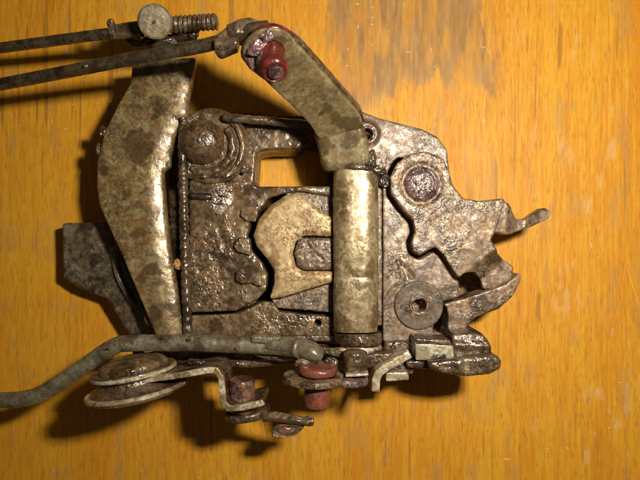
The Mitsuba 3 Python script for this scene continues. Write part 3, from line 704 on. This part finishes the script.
# ------------------------------------------------------------------ the three rods
r1 = 'control_rod'
say(r1, 'upper thin dark rod ending in a round adjuster with a threaded screw', 'rod')
put(f'{r1}__shaft', tube(dense([W(-60, 56, 16), W(0, 48, 19), W(112, 33, 24.5), W(150, 28, 25)]), px(5.4, 22), amp=0.07, seed=111), 'rod_steel')
d1 = unit(W(112, 33, 24.5) - W(0, 48, 19))
c1 = W(111, 33, 24.5)
put(f'{r1}__collar', [disc(px(7.5, 24), 1.6, c1, d1, 0.4, amp=0.15, seed=112), blob(W(111, 23.5, 25), (0.85, 0.9, 0.8), seed=113, amp=0.25, sub=3)], 'dark_plate')
put(f'{r1}__sleeve', lathe([(0, 0), (px(7.2, 25), 0), (px(7.6, 25), 1.5), (px(7.8, 25), 5.5), (0, 5.6)], W(117, 32, 24.6), d1, amp=0.12, seed=114), 'dark_plate')
bo = W(155, 21.5, 31.5)
bt = unit(np.array([3, -4, D]) - bo)
put(f'{r1}__adjuster', lathe([(0, -1.7), (px(15.6, 31), -1.6), (px(16.3, 31), -1.3), (px(16.3, 31), -0.5), (px(15.2, 31), -0.05), (0, 0.0)], bo, bt, amp=0.05, seed=115), 'cap_olive')
put(f'{r1}__adjuster__barrel', lathe([(0, -14), (px(13, 28), -14), (px(14.5, 30), -10), (px(14.8, 31), -1.6), (0, -1.5)], bo, bt, amp=0.1, seed=118), 'dark_plate')
put(f'{r1}__adjuster__centre_dot', blob(bo + [-0.2, -0.1, 0.0], (0.42, 0.42, 0.14), seed=119, amp=0.3, sub=3), 'black_grease')
put(f'{r1}__adjuster__rim', ring(px(16.9, 31), px(15, 31), 0.7, bo - bt * 0.75, bt, amp=0.05, seed=116), 'thick_rod_steel')
labels[f'{r1}__adjuster'] = {'label': 'round flat headed adjuster barrel'}
ps = dense([W(166, 25, 26), W(218, 21.5, 26)], 0.11)
put(f'{r1}__threaded_screw', tube(ps, px(7.8, 26), sides=44, fn=lambda a, s: 1 + 0.10 * (np.abs(((s / 0.95 - a / (2 * np.pi)) % 1) - 0.5) * 4 - 1), amp=0.05, seed=117), 'dark_plate', smooth=18)
put(f'{r1}__sludge', [blob(W(x, y, z), (sx, sy, 1.3), seed=120 + i, amp=0.45, sub=4) for i, (x, y, z, sx, sy) in enumerate([(160, 41, 22, 3.6, 1.5), (185, 37, 22, 2.6, 1.2), (135, 42, 21, 1.8, 0.9), (193, 33, 23, 1.2, 1.4)])], 'black_grease')
r2 = 'control_rod_001'
say(r2, 'thin dark slanting rod clipped to the arm with the red pin', 'rod')
put(f'{r2}__shaft', tube(curve([W(-60, 95, 19), W(0, 84.5, 23), W(60, 73, 27), W(120, 61, 31), W(170, 52, 34), W(215, 43, 36.5), W(248, 31, 38), W(270, 27, 38.5)], 30), px(6.6, 31), amp=0.07, seed=131), 'rod_steel')
z2 = 38.5
put(f'{r2}__flat_end', relief(flat([(216, 36), (228, 27), (238, 20), (250, 18), (262, 22), (270, 30), (262, 42), (248, 38), (236, 42), (222, 48)], z2 - 1, 0.5), 35, 38.4, r=0.7, crud=0.14, seed=132, f=0.9, step=0.4), 'dark_plate')
put(f'{r2}__retaining_clip', relief(flat([(214, 40), (235, 33), (239, 38), (237, 49), (220, 56), (215, 53)], 38, 0.25), 36.0, 38.6, lambda x, y, d: 0.45 * np.cos((y - W(0, 44, 38)[1]) * 1.7), r=0.35, crud=0.10, seed=133, step=0.3), 'dark_plate')
put(f'{r2}__retaining_clip__band', relief(flat([(226, 24), (246, 19), (248, 33), (229, 37)], 39, 0.25), 36.0, 39.3, lambda x, y, d: 0.25 * np.cos((x - W(237, 0, 39)[0]) * 2.2), r=0.4, crud=0.12, seed=134, step=0.3), 'dark_plate')
labels[f'{r2}__retaining_clip'] = {'label': 'dark greasy retaining clip on the rod end'}
r3 = 'control_rod_002'
say(r3, 'thick grey bent steel rod along the lower side of the latch', 'rod')
bend = [W(-60, 399, 21), W(-20, 399, 21.5), W(10, 400, 22), W(35, 396, 22.5), W(60, 382.5, 23), W(90, 362, 23.5), W(112, 347.5, 24), W(126, 343.5, 24), W(160, 343, 24), W(220, 344, 24), W(270, 346, 24), W(288, 347.5, 25.5), W(300, 349.5, 27.5)]
put(f'{r3}__shaft', tube(curve(bend, 18), np.interp(np.arange(len(curve(bend, 18))), [0, 100, 234], [px(8, 24), px(8.3, 24), px(8.8, 24)]), sides=26, amp=0.07, seed=141, squash=0.85), 'thick_rod_steel')
xr = W(262, 0, 28)[0], W(312, 0, 28)[0]
yr = W(0, 347, 28)[1]
put(f'{r3}__flat_end', relief(flat([(262, 340.5), (285, 340.5), (304, 342), (317, 347), (324, 355), (321, 362), (309, 361), (297, 357), (280, 354), (262, 352)], 28, 0.4), 23.5, 29.0,
                              lambda x, y, d: -3.1 * (1 - np.clip((x - xr[0]) / (xr[1] - xr[0]), 0, 1)) - 0.5 * np.clip(1.3 - d, 0, 1.3) ** 2, r=0.35, crud=0.14, seed=142, step=0.3), 'thick_rod_steel')
put(f'{r3}__lower_leaf', relief(flat([(244, 352), (262, 350), (292, 353), (300, 362), (280, 362), (262, 359)], 23, 0.4), 21, 22.9, r=0.4, crud=0.12, seed=144, step=0.35), 'dark_plate')
put(f'{r3}__tab', relief(flat([(251, 336), (280, 337), (280, 344), (251, 343)], 25.5, 0.3), 23, 25.75, r=0.3, crud=0.08, seed=143, step=0.3), 'thick_rod_steel')

for i, (x, y, z) in enumerate([(85, 66.5, 30.3), (118, 63, 31.5), (60, 74, 28), (30, 46, 20.8), (90, 39, 24.5), (150, 55, 33)]):
    put(f'{r1 if i in (3, 4) else r2}__grease_lump', blob(W(x, y, z), (0.7 + 0.2 * (i % 3), 0.35, 0.45), seed=260 + i, amp=0.5, sub=3), 'black_grease')
for i, (x, y, z) in enumerate([(108, 349, 25.3), (162, 338, 25.4), (188, 340, 25.6), (236, 349, 25.4)]):
    put(f'{r3}__grease_lump', blob(W(x, y, z), (0.5, 0.3, 0.35), seed=280 + i, amp=0.5, sub=3), 'black_grease')

# ------------------------------------------------------------------ a crumb
k = put('crumb', blob(W(178.5, 264.5, 15.2), (1.15, 1.25, 1.0), seed=151, amp=0.35, sub=4), 'crumb_wood')
say(k, 'small orange crumb wedged in the dark gap beside the big olive lever', 'crumb')
